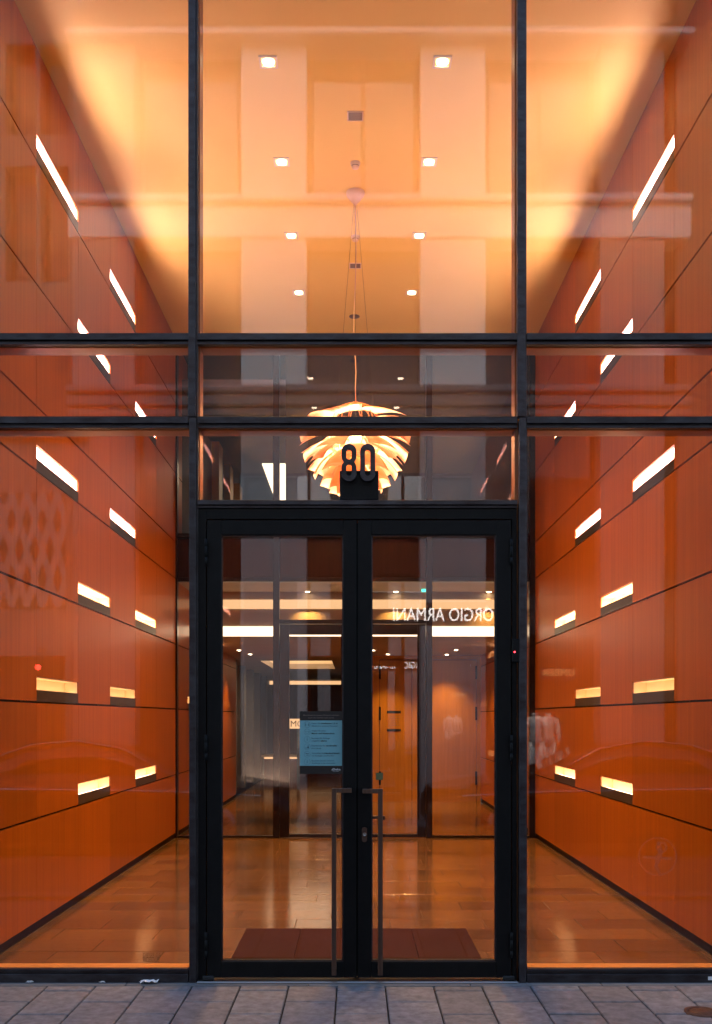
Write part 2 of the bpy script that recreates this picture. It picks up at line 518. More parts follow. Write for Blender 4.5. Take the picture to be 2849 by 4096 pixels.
for nm in 'lr':
    a, b = bays[nm]
    m = MB()
    zt_ = FZd(SILL0)
    m.box(a, b, dc, 0, .001, zt_ * .62); m.box(a, b, dc + .014, 0, zt_ * .62, zt_ * .82); m.box(a, b, dc + .004, 0, zt_ * .82, zt_)
    m.build('sill', B, fac, .001)
    MB().box(a + .003, b - .003, .028, .130, FL + .002, .054).build('inner_sill', M['sill_in'], fac, .001)
def pane(x0, x1, z0, z1, parent=None, y0=.002, y1=.026, name='pane'):
    return boxo(name, M['glass'], x0, x1, y0, y1, z0, z1, parent or fac)
for nm, (a, b) in bays.items():
    e = .008
    x0, x1 = (a if nm == 'l' else a - e), (b if nm == 'r' else b + e)
    pane(x0, x1, FZd(T1[0]) - e, H + .01)
    pane(x0, x1, FZd(T2[0]) - e, FZd(T1[1]) + e)
    if nm == 'c': pane(x0, x1, FZd(T3[0]) - e, FZd(T2[1]) + e)
    else: pane(x0, x1, FZd(SILL0) - e, FZd(T2[1]) + e)

# door frame and the two leaves
K = M['black']
df = MB()
dk = -.020
q = lambda x: FX(x, dk)
qz = lambda y: FZ(y, dk)
df.box(xc0 + .001, q(462.5), dk, .10, .0, FZd(T3[1]) - .002); df.box(q(1148.5), xc1 - .001, dk, .10, .0, FZd(T3[1]) - .002)
df.box(q(462.5), q(1148.5), dk, .10, qz(1164), FZd(T3[1]) - .002)
df.build('door_frame', K, fac, .0015)
boxo('threshold', M['steel'], xc0, xc1, -.055, .13, -.02, .010, fac, .003)
def leaf(xa, xb, ga, gb, hx, name_pos):
    L = MB()
    d0, d1 = -.026, .045
    X = lambda x: FX(x, d0); Z = lambda y: FZ(y, d0)
    zt, zb, gt, gbm = Z(1166.5), Z(2193), Z(1199), Z(2157)
    L.box(X(xa), X(ga), d0, d1, zb, zt); L.box(X(gb), X(xb), d0, d1, zb, zt)
    L.box(X(ga) + .0004, X(gb) - .0004, d0, d1, gt, zt - .0003); L.box(X(ga) + .0004, X(gb) - .0004, d0, d1, zb + .0003, gbm)
    lf = L.build('door_leaf', K, fac, .0018)
    bd = MB()
    e = .006
    bd.box(X(ga), X(ga) + e, -.014, -.006, gbm, gt); bd.box(X(gb) - e, X(gb), -.014, -.006, gbm, gt)
    bd.box(X(ga) + e, X(gb) - e, -.014, -.006, gt - e, gt); bd.box(X(ga) + e, X(gb) - e, -.018, -.006, gbm, gbm + e)
    bd.build('glazing_bead', M['bronze'], lf)
    boxo('pane', M['glass'], X(ga) + .001, X(gb) - .001, -.004, .018, gbm + .001, gt - .001, lf)
    for y0, y1 in ((1208, 1268), (1648, 1708), (2091, 2151)):
        hb = MB()
        cx = FX(hx, -.035)
        za, zb2 = FZ(y1, -.035), FZ(y0, -.035)
        hh = zb2 - za
        hb.lathe([(0.0001, 0), (.0075, .002), (.0075, hh*.30), (.0062, hh*.305), (.0062, hh*.31), (.0075, hh*.315), (.0075, hh*.70), (.0062, hh*.705), (.0075, hh*.715), (.0075, hh - .002), (.0001, hh)], (cx, -.034, za), 12)
        hb.build('hinge', K, lf)
    return lf
lf1 = leaf(464.5, 799.8, 496, 770, 462, 'left'); tag(lf1, 'left door leaf with a blue notice')
lf2 = leaf(802.2, 1146.5, 833, 1113, 1147, 'right'); tag(lf2, 'right door leaf with the lock')
def pull(lf, bx0, bx1, ax0, ax1, zt):
    d = -.085
    h = MB()
    X = lambda x: FX(x, d); Z = lambda y: FZ(y, d)
    t = .0225
    h.box(X(bx0), X(bx1), d, d + t, Z(2188), Z(zt))
    if ax0 < bx0: h.box(X(ax0), X(bx0) - .0003, d - .0006, d + t, Z(zt + 10), Z(zt))
    else: h.box(X(bx1) + .0003, X(ax1), d - .0006, d + t, Z(zt + 10), Z(zt))
    e0, e1 = (X(ax0), X(ax0) + t) if ax0 < bx0 else (X(ax1) - t, X(ax1))
    h.box(e0, e1, d + t + .0003, -.0275, Z(zt + 10) + .0005, Z(zt) - .0005)
    hb = X(bx0) if ax0 < bx0 else X(bx1) - t
    h.box(hb, hb + t, d + t + .0003, -.0275, Z(2180), Z(2170))
    return h.build('pull_handle', M['handle'], lf, .0012)
pull(lf1, 743.8, 754.4, 743.8, 788.5, 1768)
pull(lf2, 847.8, 858.6, 813.4, 858.6, 1769.5)
boxo('astragal', K, FX(796, -.01), FX(806, -.01), .0455, .052, .012, FZ(1170, 0), lf1)
lv = MB()
zz = FZ(1833, .09)
lv.box(FX(818, .09), FX(862, .09), .085, .10, zz - .008, zz + .008); lv.box(FX(856, .09), FX(863.5, .09), .070, .0848, zz - .011, zz + .009)
lv.box(FX(814, .09), FX(820, .09), .0455, .0848, zz - .007, zz + .007)
lv.build('lever_handle', M['handle'], lf2, .002)
es = MB()
ex, ez = FX(817.5, -.03), FZ(1872, -.03)
ring = []
def stadium(cx, cz, hw, hh, n=8):
    p = []
    for k in range(n + 1):
        a = math.pi * k / n
        p.append((cx + hw * math.cos(a), cz + hh - hw + hw * math.sin(a)))
    for k in range(n + 1):
        a = math.pi + math.pi * k / n
        p.append((cx + hw * math.cos(a), cz - hh + hw + hw * math.sin(a)))
    return p
sp = stadium(ex, ez, .0125, .036)
es.loft([[(x, -.0262, z) for x, z in sp], [(x, -.032, z) for x, z in sp]], sm=False)
es.build('escutcheon', M['handle'], lf2)
MB().lathe([(.0085, 0), (.0085, -.004), (.0070, -.005), (.0068, -.003), (.0001, -.003)], (ex, -.032, ez + .002), 16, axis='y').build('lock_cylinder', M['steel'], lf2)
for x in (467, 1141):
    MB().box(FX(x - 13, -.04), FX(x + 13, -.04), -.045, -.0275, .012, .034).build('pivot_cap', M['blacker'], fac, .005)

# intercom, numbers, notices
ic = thing('card_reader', 'slim black card reader with a red light on the right door post', 'card reader', (FX(1157, -.03), -.03, FZ(1485, -.03)))
MB().box(FX(1148.6, -.04), FX(1165, -.04), -.040, -.0205, FZ(1485, -.04), FZ(1433, -.04)).build('housing', M['black'], ic, .003)
MB().lathe([(.0001, -.002), (.0035, -.0015), (.0035, 0)], (FX(1154.6, -.042), -.040, FZ(1462, -.042)), 10, axis='y').build('indicator', M['led'], ic)

dn = -.050
u = lambda zx: 797 + (1150 + zx / 2.9036) / 1.784 - 797
vv = lambda zy: (1540 + zy / 2.9036) / 1.784
num = thing('house_number', 'dark house number 80 on a black block above the door', 'house number', (FX(u(833), dn), dn, FZ(vv(1335), dn)))
MB().box(FX(u(607), -.036), FX(u(1060), -.036), -.034, -.001, FZd(T3[0]) + .001, FZ(vv(995), -.036)).build('block', M['black'], num, .002)
def poly_obj(name, outer, holes, y0, y1, mat, parent):
    cu = bpy.data.curves.new(name, 'CURVE'); cu.dimensions = '2D'; cu.fill_mode = 'BOTH'; cu.extrude = (y1 - y0) / 2
    for pts in [outer] + holes:
        s = cu.splines.new('POLY'); s.points.add(len(pts) - 1)
        for p, c in zip(s.points, pts): p.co = (c[0], c[1], 0, 1)
        s.use_cyclic_u = True
    t = bpy.data.objects.new(name, cu); C.collection.objects.link(t)
    dg = bpy.context.evaluated_depsgraph_get(); dg.update()
    me = bpy.data.meshes.new_from_object(t.evaluated_get(dg))
    bpy.data.objects.remove(t)
    cx = sum(p[0] for p in outer) / len(outer); cz = sum(p[1] for p in outer) / len(outer)
    for v in me.vertices:
        x, y, z = v.co
        v.co = (x - cx, -z, y - cz)
    me.materials.clear(); me.materials.append(mat); me.name = name
    return link(name, me, parent, (cx, (y0 + y1) / 2, cz))
def zp(x, y): return (FX(u(x), dn), FZ(vv(y), dn))
def stad_z(x0, x1, y0, y1):
    (a, t), (b, bo) = zp(x0, y0), zp(x1, y1)
    return stadium((a + b) / 2, (t + bo) / 2, (b - a) / 2, (t - bo) / 2, 10)
hw = 87.5; cx8 = 715.5
o8 = []
for k in range(11):
    a = math.pi * k / 10; o8.append((cx8 + hw * math.cos(a), 690 + hw - hw * math.sin(a)))
o8 += [(cx8 - hw, 830), (cx8 - 80, 865), (cx8 - 58, 897), (cx8 - 80, 930), (cx8 - hw, 962)]
for k in range(11):
    a = math.pi + math.pi * k / 10; o8.append((cx8 + hw * math.cos(a), 1122 - hw - hw * math.sin(a)))
o8 += [(cx8 + hw, 962), (cx8 + 80, 930), (cx8 + 58, 897), (cx8 + 80, 865), (cx8 + hw, 830)]
poly_obj('digit', [zp(*p) for p in o8], [stad_z(684, 747, 750, 873), stad_z(684, 747, 920, 1062)], -.062, -.038, M['bronze'], num)
poly_obj('digit', stad_z(845, 1020, 690, 1122), [stad_z(901, 963, 750, 1062)], -.062, -.038, M['bronze'], num)

sg = thing('door_notice', 'blue printed notice with black header and footer taped on the left door glass', 'notice', (FX(720, -.004), -.0045, FZ(1735, -.004)))
ds = -.0055
SX = lambda zx: FX((1180 + zx / 7.259) / 1.784, ds)
SZ = lambda zy: FZ((2820 + zy / 7.259) / 1.784, ds)
MB().box(SX(140), SX(1395), -.0052, -.0042, SZ(2005), SZ(185)).build('sheet', M['sign_blue'], sg)
MB().box(SX(140), SX(1395), -.0058, -.0053, SZ(452), SZ(185)).build('header', M['ink'], sg)
MB().box(SX(140), SX(1395), -.0058, -.0053, SZ(2005), SZ(1768)).build('footer', M['ink'], sg)
mpx = 1 / 7.259 / 1.784 / PXM
def st(txt, zx, zy, h, mat, bold=0, wid=None):
    me = text_mesh(txt, 1.0, depth=.004, bold=bold)
    xs = [v.co.x for v in me.vertices]
    wdt = max(xs) - min(xs)
    s_ = h * mpx / .70
    k = (wid * mpx / wdt) if wid else s_
    for v in me.vertices:
        x, y_, z = v.co
        v.co = ((x - min(xs)) * k, -z * .02 , y_ * s_)
    me.materials.clear(); me.materials.append(mat)
    link('lettering', me, sg, (SX(zx), -.0060, SZ(zy)))
st('Manchmal ist etwas Abstand nehmen', 240, 320, 42, M['ink3'], .01, 1040)
st('auch ein Schritt nach vorne', 385, 393, 42, M['ink3'], .01, 750)
L_ = [(('Halten Sie', 485, 245), ('mindestens 1,5 m', 755, 485), 555, ('Abstand zu anderen Personen', 485, 755), None, 630),
      (('Tragen Sie einen', 485, 410), None, 770, None, ('Mund- und Nasenschutz', 485, 670), 848),
      (('Betreten Sie Aufz\u00fcge', 485, 530), None, 988, ('m\u00f6glichst', 485, 235), ('alleine', 748, 180), 1063),
      (('Desinfizieren Sie', 485, 400), ('regelm\u00e4\u00dfig', 912, 313), 1205, ('Ihre H\u00e4nde', 485, 275), None, 1280),
      (('Vermeiden Sie', 490, 355), ('H\u00e4ndesch\u00fctteln', 862, 435), 1422, ('mit Kollegen und Kunden', 490, 640), None, 1495),
      (('Beachten Sie die weiteren', 490, 650), None, 1640, ('Aush\u00e4nge in der Immobilie', 490, 675), None, 1712)]
for a, b, y1, c, d, y2 in L_:
    if a: st(a[0], a[1], y1, 40, M['ink2'], 0, a[2])
    if b: st(b[0], b[1], y1, 40, M['ink'], .02, b[2])
    if c: st(c[0], c[1], y2, 40, M['ink2'], 0, c[2])
    if d: st(d[0], d[1], y2, 40, M['ink'], .02, d[2])
st('Deka', 1100, 1900, 60, M['paper'], .015, 225)
st('Immobilien', 1100, 1935, 20, M['paper'], 0, 180)
bars = MB()
for x, h in ((1062, 15), (1078, 28)): bars.box(SX(x), SX(x + 11), -.0061, -.0059, SZ(1900), SZ(1900 - h))
bars.build('logo', M['paper'], sg)
for i, zy in enumerate((570, 787, 1003, 1218, 1435, 1653)):
    m = MB()
    cx, cz, r = SX(357), SZ(zy), 90 * mpx
    def ringp(cx, cz, r0, r1, n=20):
        v = []; f = []
        for k in range(n):
            a = 2*math.pi*k/n
            v += [(cx + r0*math.cos(a), -.0060, cz + r0*math.sin(a)), (cx + r1*math.cos(a), -.0060, cz + r1*math.sin(a))]
        for k in range(n):
            j = (k+1) % n
            f.append((2*k, 2*j, 2*j+1, 2*k+1))
        m.add(v, f)
    ringp(cx, cz, r * .95, r)
    bx = lambda a, b, c, d: m.box(cx + a*r, cx + b*r, -.0061, -.0059, cz + c*r, cz + d*r)
    if i == 0:
        for s in (-1, 1):
            bx(s*.5-.1, s*.5+.1, -.4, .1); ringp(cx + s*.5*r, cz + .33*r, .08*r, .14*r, 10)
        bx(-.25, .25, -.14, -.10)
    elif i == 1:
        bx(-.5, .5, .22, .28); bx(-.4, .4, -.45, -.39); bx(-.52, -.46, -.3, .22); bx(.46, .52, -.3, .22); bx(-.8, -.55, .15, .2); bx(.55, .8, .15, .2)
    elif i in (2, 5):
        bx(-.14, -.08, -.4, .2); bx(.08, .14, -.4, .2); bx(-.08, .08, -.4, -.34); ringp(cx, cz + .45*r, .07*r, .13*r, 10)
    elif i == 3:
        bx(-.65, .55, -.5, -.44); bx(-.65, .2, -.2, -.14); bx(.1, .5, -.44, -.1); bx(.1, .5, .1, .3); bx(.25, .35, .3, .5)
    else:
        bx(-.5, -.1, .1, .3); bx(.05, .5, .1, .3); bx(-.3, .3, -.5, -.4)
        m.tube([(cx - .6*r, -.0062, cz + .65*r), (cx + .6*r, -.0062, cz - .65*r)], .03*r, 4)
    m.build('pictogram', M['ink2'], sg)

stk = boxo('glass_sticker', M['sticker'], FX(843, -.005), FX(859, -.005), -.0055, -.0045, FZ(1749, -.005), FZ(1733, -.005))
tag(stk, 'small olive square sticker on the right door glass above the handle', 'sticker')
vg = thing('video_warning', 'dark printed words low on the left pane near the bronze post', 'lettering', (FX(330, .0), .0, FZ(2158, .0)))
text_obj('lettering', 'DIESES GE', .034, (FX(320, .001), .0008, FZ(2147.5, .001)), M['etch'], vg, depth=.0003, sx=.58)
text_obj('lettering', 'VIDEO\u00dcB', .034, (FX(320, .001), .0008, FZ(2157.5, .001)), M['etch'], vg, depth=.0003, sx=.58)
sb = boxo('pale_sticker', M['paper'], FX(1588, dc), FX(1602, dc), dc - .001, dc - .0004, FZ(2198, dc), FZ(2190, dc))
tag(sb, 'small pale blue label on the sill at the right edge', 'sticker')

# ------------------------------------------------------------------ building round the facade (mostly out of frame)
bl = thing('lobby_building', 'dark stone clad building that holds the glazed orange lobby', 'building', (0, 0, 0))
for s in (-1, 1):
    boxo('cladding', M['stone_d'], s * (W + .003), s * 9, -.03, .4, -.02, H + .05, bl)
boxo('upper_wall', M['stone_d'], -9, 9, -.03, .4, H + .302, 6.1, bl)
boxo('upper_lining', M['dark'], -W - .4, W + .4, .13, 24, H + .26, H + .4, bl)
boxo('roof', M['slate'], -9, 9, -.1, 24, 6.1, 6.25, bl)  # unseen roof, height kept low so the sun reaches the opposite facade
for s in (-1, 1):
    boxo('outer_wall', M['dark'], s * (W + .26), s * (W + .5), .41, 24, FL - .2, H + .25, bl)

# ------------------------------------------------------------------ ceiling fittings
dmesh = {}
def downlight(x, y, z, label, group, size, power, box=True):
    t = thing('downlight', label, 'downlight', (x, y, z), group)
    key = (round(size, 3), box)
    if key not in dmesh:
        m = MB()
        h = size / 2; e = size * .14
        zz = z
        if box:
            m.box(x-h, x+h, y-h, y-h+e, zz-.008, zz-.001); m.box(x-h, x+h, y+h-e, y+h, zz-.008, zz-.001)
            m.box(x-h, x-h+e, y-h+e, y+h-e, zz-.008, zz-.001); m.box(x+h-e, x+h, y-h+e, y+h-e, zz-.008, zz-.001)
        else:
            m.lathe([(h, -.001), (h, -.008), (h*.8, -.010), (h*.78, -.004)], (x, y, zz), 18)
        a = m.build('trim', M['trim'], t)
        l = MB().lathe([(h*.64, -.002), (h*.60, -.010), (h*.35, -.014), (.0001, -.015)], (x, y, zz), 16).build('lens', M['disc'], t)
        dmesh[key] = [(q.name.split('.')[0], q.data, WPOS[q.name] - Vector(t.location)) for q in (a, l)]
    else:
        for n, me, rel in dmesh[key]: link(n, me, t, Vector(t.location) + rel)
    if power:
        ld = bpy.data.lights.new('downlight_beam', 'SPOT')
        ld.energy = power; ld.color = WARM; ld.spot_size = R(92); ld.spot_blend = .9; ld.shadow_soft_size = .04
        lo = bpy.data.objects.new('downlight_beam', ld); C.collection.objects.link(lo)
        lo.parent = t; lo.location = (0, 0, -.03)
    return t
ORD = ['first', 'second', 'third', 'fourth', 'fifth']
for s, nm in ((-1, 'left'), (1, 'right')):
    for i, r in enumerate((1.297, 1.530, 1.764, 2.0)):
        downlight(s * 253 / PXM, YR(r), H, 'square ceiling downlight, %s from the glass front in the %s row' % (ORD[i], nm), 'ceiling downlights', .115, SPOT_W)
def vent(y, label):
    t = thing('ceiling_vent', label, 'vent', (0, y, H), 'ceiling vents')
    h = .055; m = MB()
    m.box(-h, h, y-h, y-h+.008, H-.006, H-.001); m.box(-h, h, y+h-.008, y+h, H-.006, H-.001)
    m.box(-h, -h+.008, y-h+.008, y+h-.008, H-.006, H-.001); m.box(h-.008, h, y-h+.008, y+h-.008, H-.006, H-.001)
    m.build('frame', M['offwhite'], t)
    MB().box(-h+.008, h-.008, y-h+.008, y+h-.008, H-.004, H-.0012).build('grille', M['vent'], t)
vent(YR(1910/1351), 'brown square ceiling vent nearest the glass front')
vent(YR(1910/1015), 'brown square ceiling vent behind the pendant canopy')
def detector(y, label):
    t = thing('smoke_detector', label, 'smoke detector', (0, y, H), 'smoke detectors')
    MB().lathe([(.038, -.001), (.036, -.012), (.030, -.020), (.0285, -.024), (.0285, -.030), (.024, -.040), (.012, -.046), (.0001, -.047)], (0, y, H), 20).build('head', M['offwhite'], t)
    MB().lathe([(.0295, -.0245), (.0295, -.0295)], (0, y, H), 20).build('air_slot', M['vent'], t)
detector(YR(1910/1245), 'round cream smoke detector in front of the pendant canopy')
detector(YR(1910/1080), 'round cream smoke detector behind the pendant canopy')
sp_ = MB().lathe([(.055, -.001), (.054, -.006), (.045, -.010), (.0001, -.011)], (-.01, YR(1910/901), H), 22).build('ceiling_speaker', M['vent'])
tag(sp_, 'flat brown round ceiling speaker close to the rear glass', 'speaker')

# ------------------------------------------------------------------ pendant lamp of copper leaves
pr = 1.62; py = YR(pr); pu = pr / PXM
pz0 = EYE + (VY - 900) * pu
pl = thing('pendant_lamp', 'big pendant lamp of overlapping copper leaves hanging behind the number', 'pendant lamp', (0, py, pz0 - .72))
MB().lathe([(.072, -.001), (.073, -.012), (.066, -.03), (.035, -.07), (.014, -.093), (.012, -.098), (.0001, -.099)], (0, py, H), 28).build('canopy', M['offwhite'], pl)
for k in range(3):
    a = R(90 + 120 * k)
    a = [R(180), R(0), R(90)][k]
    MB().tube([(.012*math.cos(a), py + .012*math.sin(a), H - .098), (.145*math.cos(a), py + .145*math.sin(a), pz0 - .062)], .0011, 5).build('wire', M['wire'], pl)
pts = []
for i in range(15):
    f = i / 14
    pts.append((.010*math.sin(f*7) - .004 + .014*math.exp(-((f-.82)/.08)**2), py - .006*math.cos(f*5), H - .098 + (pz0 - H + .098) * f))
MB().tube(pts, .0036, 6).build('cord', M['cord'], pl)
MB().lathe([(.0001, .0), (.05, -.004), (.055, -.012), (.05, -.02), (.0001, -.022)], (0, py, pz0 - .015), 20).build('top_plate', M['copper'], pl)
MB().lathe([(.0001, .05), (.03, .045), (.05, .02), (.055, 0), (.05, -.03), (.03, -.05), (.0001, -.055)], (0, py, pz0 - .26), 16).build('bulb', M['bulb'], pl)
rib = MB()
for k in range(12):
    a = R(30 * k + 15)
    rib.tube([(r_*math.cos(a), py + r_*math.sin(a), pz0 - z_) for r_, z_ in ((.05, .02), (.145, .06), (.20, .18), (.19, .36), (.13, .54), (.05, .66))], .003, 4)
rib.build('frame', M['copper'], pl)
rows = [(112, 36, 66, 88, 4), (126, 70, 72, 70, 12), (125, 95, 68, 68, 18), (120, 117, 66, 66, 25), (111, 139, 62, 64, 33), (99, 160, 58, 60, 42), (84, 180, 54, 54, 52), (66, 196, 50, 48, 63), (46, 207, 44, 38, 76)]
def leaf_mesh(tipw, length, curve):
    nu, nv, th = 6, 5, .0016
    top = []; 
    for i in range(nu + 1):
        f = i / nu
        wd = tipw * (.55 + .45 * f) * (1 if f < 1 else 1)
        for j in range(nv + 1):
            g = j / nv * 2 - 1
            x = -length * (1 - f)
            yv = g * wd / 2
            z = -curve * g * g - .10 * length * (f ** 2) + .05 * length * math.sin(f * math.pi)
            top.append((x, yv, z))
    n = len(top)
    v = top + [(a, b, c - th) for a, b, c in top]
    f = []; mi = []
    W_ = nv + 1
    for i in range(nu):
        for j in range(nv):
            p = i*W_ + j
            f.append((p, p+W_, p+W_+1, p+1)); mi.append(0)
            f.append((n+p, n+p+1, n+p+W_+1, n+p+W_)); mi.append(1)
    edge = [i*W_ for i in range(nu+1)] + [nu*W_+j for j in range(1, W_)] + [i*W_+nv for i in range(nu-1, -1, -1)] + [j for j in range(nv-1, 0, -1)]
    for a, b in zip(edge, edge[1:] + edge[:1]):
        f.append((a, b, n+b, n+a)) ; mi.append(0)
    me = bpy.data.meshes.new('leaf'); me.from_pydata(v, [], f)
    for p, q_ in zip(me.polygons, mi): p.material_index = q_; p.use_smooth = True
    me.materials.append(M['copper']); me.materials.append(M['rose'])
    me.update()
    return me
for i, (rt, zt_, ln, wd, tilt) in enumerate(rows):
    me = leaf_mesh(wd * 1.12 * pu, ln * 1.1 * pu, .012 + .004 * i * .5)
    n = 6 if i < 7 else 5
    for k in range(n):
        a = 2 * math.pi * (k + (.5 if i % 2 else 0)) / n + R(30 if i else 12) + random.uniform(-.03, .03)
        o = link('leaf', me, pl, (rt*pu*math.cos(a), py + rt*pu*math.sin(a), pz0 - zt_*pu))
        o.rotation_euler = (R(random.uniform(-4, 4)), R(tilt + random.uniform(-5, 5)), a)
ld = bpy.data.lights.new('pendant_glow', 'POINT'); ld.energy = 13; ld.color = (1, .62, .33); ld.shadow_soft_size = .06
lo = bpy.data.objects.new('pendant_glow', ld); C.collection.objects.link(lo); lo.parent = pl; lo.location = (0, 0, .72 - .36)

# ------------------------------------------------------------------ door mat
mt = thing('door_mat', 'dark red ribbed entrance mat just inside the glass doors', 'door mat', (0, .8, FL))
x0, x1, y0, y1 = -.672, .682, .30, YR(1.268)
for k in range(4):
    a, b = x0 + (x1 - x0) * k / 4, x0 + (x1 - x0) * (k + 1) / 4
    boxo('mat_section', M['mat'], a + .001, b - .001, y0, y1, FL + .001, FL + .012, mt, .002)

# ------------------------------------------------------------------ rear glass partition
r2 = 2.25
GX = lambda x: FX(x, PD); GZ = lambda y: FZ(y, PD)
par = thing('glass_partition', 'inner glass screen with bronze posts and a door at the back of the lobby', 'glass partition', (0, PD, FL))
Bk = M['bronze_in']; Bk = grain_mat('bronze_mid', (.020, .009, .006), (.036, .017, .010), (5, 5, 5), .32, metal=.7)
pd0, pd1 = PD - .03, PD + .05
posts = [(386, 399), (613, 627), (955.5, 969), (1186, 1199)]
for a, b in posts:
    xa, xb = max(GX(a), -W + .002), min(GX(b), W - .002)
    boxo('post', Bk, xa, xb, pd0 - .01, pd1, FL, H - .002, par, .003)
zb0, zb1 = GZ(1305), GZ(1197)
spans = [(399, 613), (627, 955.5), (969, 1186)]
for a, b in spans:
    boxo('beam_panel', M['beam'], GX(a), GX(b), PD + .0, PD + .03, zb0 + .05, zb1 - .05, par, .002)
    boxo('rail', Bk, GX(a), GX(b), pd0, pd1, zb0, zb0 + .045, par, .002)
    boxo('rail', Bk, GX(a), GX(b), pd0, pd1, zb1 - .045, zb1, par, .002)
    xm = [GX(a), (GX(a) + GX(b)) / 2, GX(b)]
    boxo('pane', M['glass'], xm[0] + .001, xm[2] - .001, PD + .005, PD + .017, zb1 + .001, H - .003, par)
for a, b in (spans[0], spans[2]):
    boxo('rail', Bk, GX(a), GX(b), pd0, pd1, FL, GZ(1874), par, .002)
    boxo('pane', M['glass'], GX(a) + .001, GX(b) - .001, PD + .005, PD + .017, GZ(1874) + .001, zb0 - .001, par)
a, b = spans[1]
boxo('rail', Bk, GX(a), GX(b), pd0, pd1, GZ(1399), GZ(1390), par, .002)
boxo('pane', M['glass'], GX(a) + .001, GX(b) - .001, PD + .005, PD + .017, GZ(1390) + .001, zb0 - .001, par)
for xa, xb, ga, gb in ((628, 791.5, 649, 765), (793.5, 954.5, 820, 936)):
    m = MB()
    zt_, zg, zq, zf = GZ(1400.5), GZ(1423), GZ(1870), FL + .006
    m.box(GX(xa), GX(ga), pd0 + .005, pd1 - .01, zf, zt_); m.box(GX(gb), GX(xb), pd0 + .005, pd1 - .01, zf, zt_)
    m.box(GX(ga) + .0005, GX(gb) - .0005, pd0 + .005, pd1 - .01, zg, zt_ - .0005); m.box(GX(ga) + .0005, GX(gb) - .0005, pd0 + .005, pd1 - .01, zf + .0005, zq)
    dl = m.build('inner_door', Bk, par, .002)
    boxo('pane', M['glass'], GX(ga) + .001, GX(gb) - .001, PD + .005, PD + .017, zq + .001, zg - .001, dl)

# ------------------------------------------------------------------ rear lobby beyond the partition
rl = thing('rear_lobby', 'lower rear lobby with lit ceiling bands behind the glass partition', 'lobby', (0, 8, FL))
ZC = 2.25
cm = grain_mat('rear_ceiling', (.34, .25, .16), (.40, .29, .19), (2, 2, 2), .7)
boxo('ceiling_slab', cm, -W - .02, W + .02, PD + .051, 7.0, 2.775, 2.95, rl)
boxo('ceiling_slab', cm, -W - .02, W + .02, 7.0, 12.1, ZC, ZC + .10, rl)
bh = MB().box(-W, W, 7.002, 7.05, ZC + .10, 2.775); bh.build('bulkhead', cm, rl)
rq = (D + 7.0) / D
for y0_, y1_ in ((1345, 1365.5), (1405, 1427)):
    boxo('light_band', M['cove'] if y0_ < 1400 else M['panel_l'], -W + .01, W - .01, 6.985, 7.0, FZ(y1_, 7), FZ(y0_, 7), rl)
boxo('ceiling_slab', cm, -4.2, -1.62, 12.1, 22.9, ZC, ZC + .10, rl)
boxo('ceiling_slab', cm, -.40, W, 12.1, 22.9, ZC, ZC + .10, rl)
boxo('ceiling_slab', cm, -1.62, -.40, 14.9, 22.9, ZC, ZC + .10, rl)
boxo('light_panel', M['panel_l'], -1.62, -.40, 12.1, 14.9, ZC + .22, ZC + .25, rl)
m = MB(); m.box(-1.66, -1.62, 12.1, 14.9, ZC + .101, ZC + .22); m.box(-.40, -.36, 12.1, 14.9, ZC + .101, ZC + .22); m.box(-1.62, -.40, 14.9, 14.94, ZC + .101, ZC + .22)
m.build('light_coffer', M['cream'], rl)
boxo('light_band', M['cove'], -2.4, .1, 20.9, 20.95, FZ(1535, 20.9), FZ(1527, 20.9), rl)
boxo('far_wall', M['red'], -4.2, .3, 22.0, 22.2, FL, ZC, rl)
boxo('side_wall', M['dark'], -4.4, -4.2, 11.5, 22.2, FL, ZC, rl)
boxo('return_wall', M['dark'], -4.2, -W - .05, 11.4, 11.5, FL, ZC, rl)
for i in range(5):
    yy = 12.2 + i * 1.5
    boxo('column', M['plaster2'], -2.32, -2.06, yy, yy + .26, FL, ZC - .001, rl, .01)
# end wall with its double door
ye = YR(3.22)
EX = lambda x: FX(x, ye); EZ = lambda y: FZ(y, ye)
ew = thing('end_wall', 'plain orange wood wall with a flush double door behind the right rear glass', 'wall', (1, ye, FL))
xe0 = EX(835)
boxo('wall_panel', M['rwood'], xe0, EX(851), ye, ye + .05, FL, ZC, ew)
boxo('wall_panel', M['rwood'], EX(1069), W, ye, ye + .05, FL, ZC, ew)
boxo('wall_panel', M['rwood'], EX(851), EX(1069), ye, ye + .05, EZ(1479), ZC, ew)
boxo('wall_return', M['rwood'], xe0, xe0 + .05, ye + .051, 22, FL, ZC, ew)
boxo('backing', M['gap'], xe0 + .06, W, ye + .052, ye + .08, FL, ZC, ew)
boxo('wall_panel', M['rwood'], EX(851), EX(1069), ye + .001, ye + .05, FL, EZ(1803), ew)
for xa, xb, hx in ((852, 923.4, 852), (924.6, 1068, 1068)):
    d_ = boxo('flush_door', M['rwood'], EX(xa), EX(xb), ye + .001, ye + .045, EZ(1801.5), EZ(1480.5), ew)
    for yy in (1508, 1600, 1745):
        boxo('hinge', M['black'], EX(hx) - .015, EX(hx) + .015, ye - .012, ye - .0005, EZ(yy + 15), EZ(yy - 15), d_)
nt_ = thing('wall_notice', 'paper notice with black bars on the flush orange rear door', 'notice', (EX(884), ye, EZ(1640)))
boxo('sheet', M['rwood'], EX(868), EX(899), ye - .004, ye - .002, EZ(1640), EZ(1594), nt_)
boxo('bar', M['ink'], EX(868), EX(899), ye - .006, ye - .0045, EZ(1600), EZ(1594), nt_)
boxo('bar', M['ink'], EX(868), EX(899), ye - .006, ye - .0045, EZ(1640), EZ(1634.5), nt_)
lm = MB()
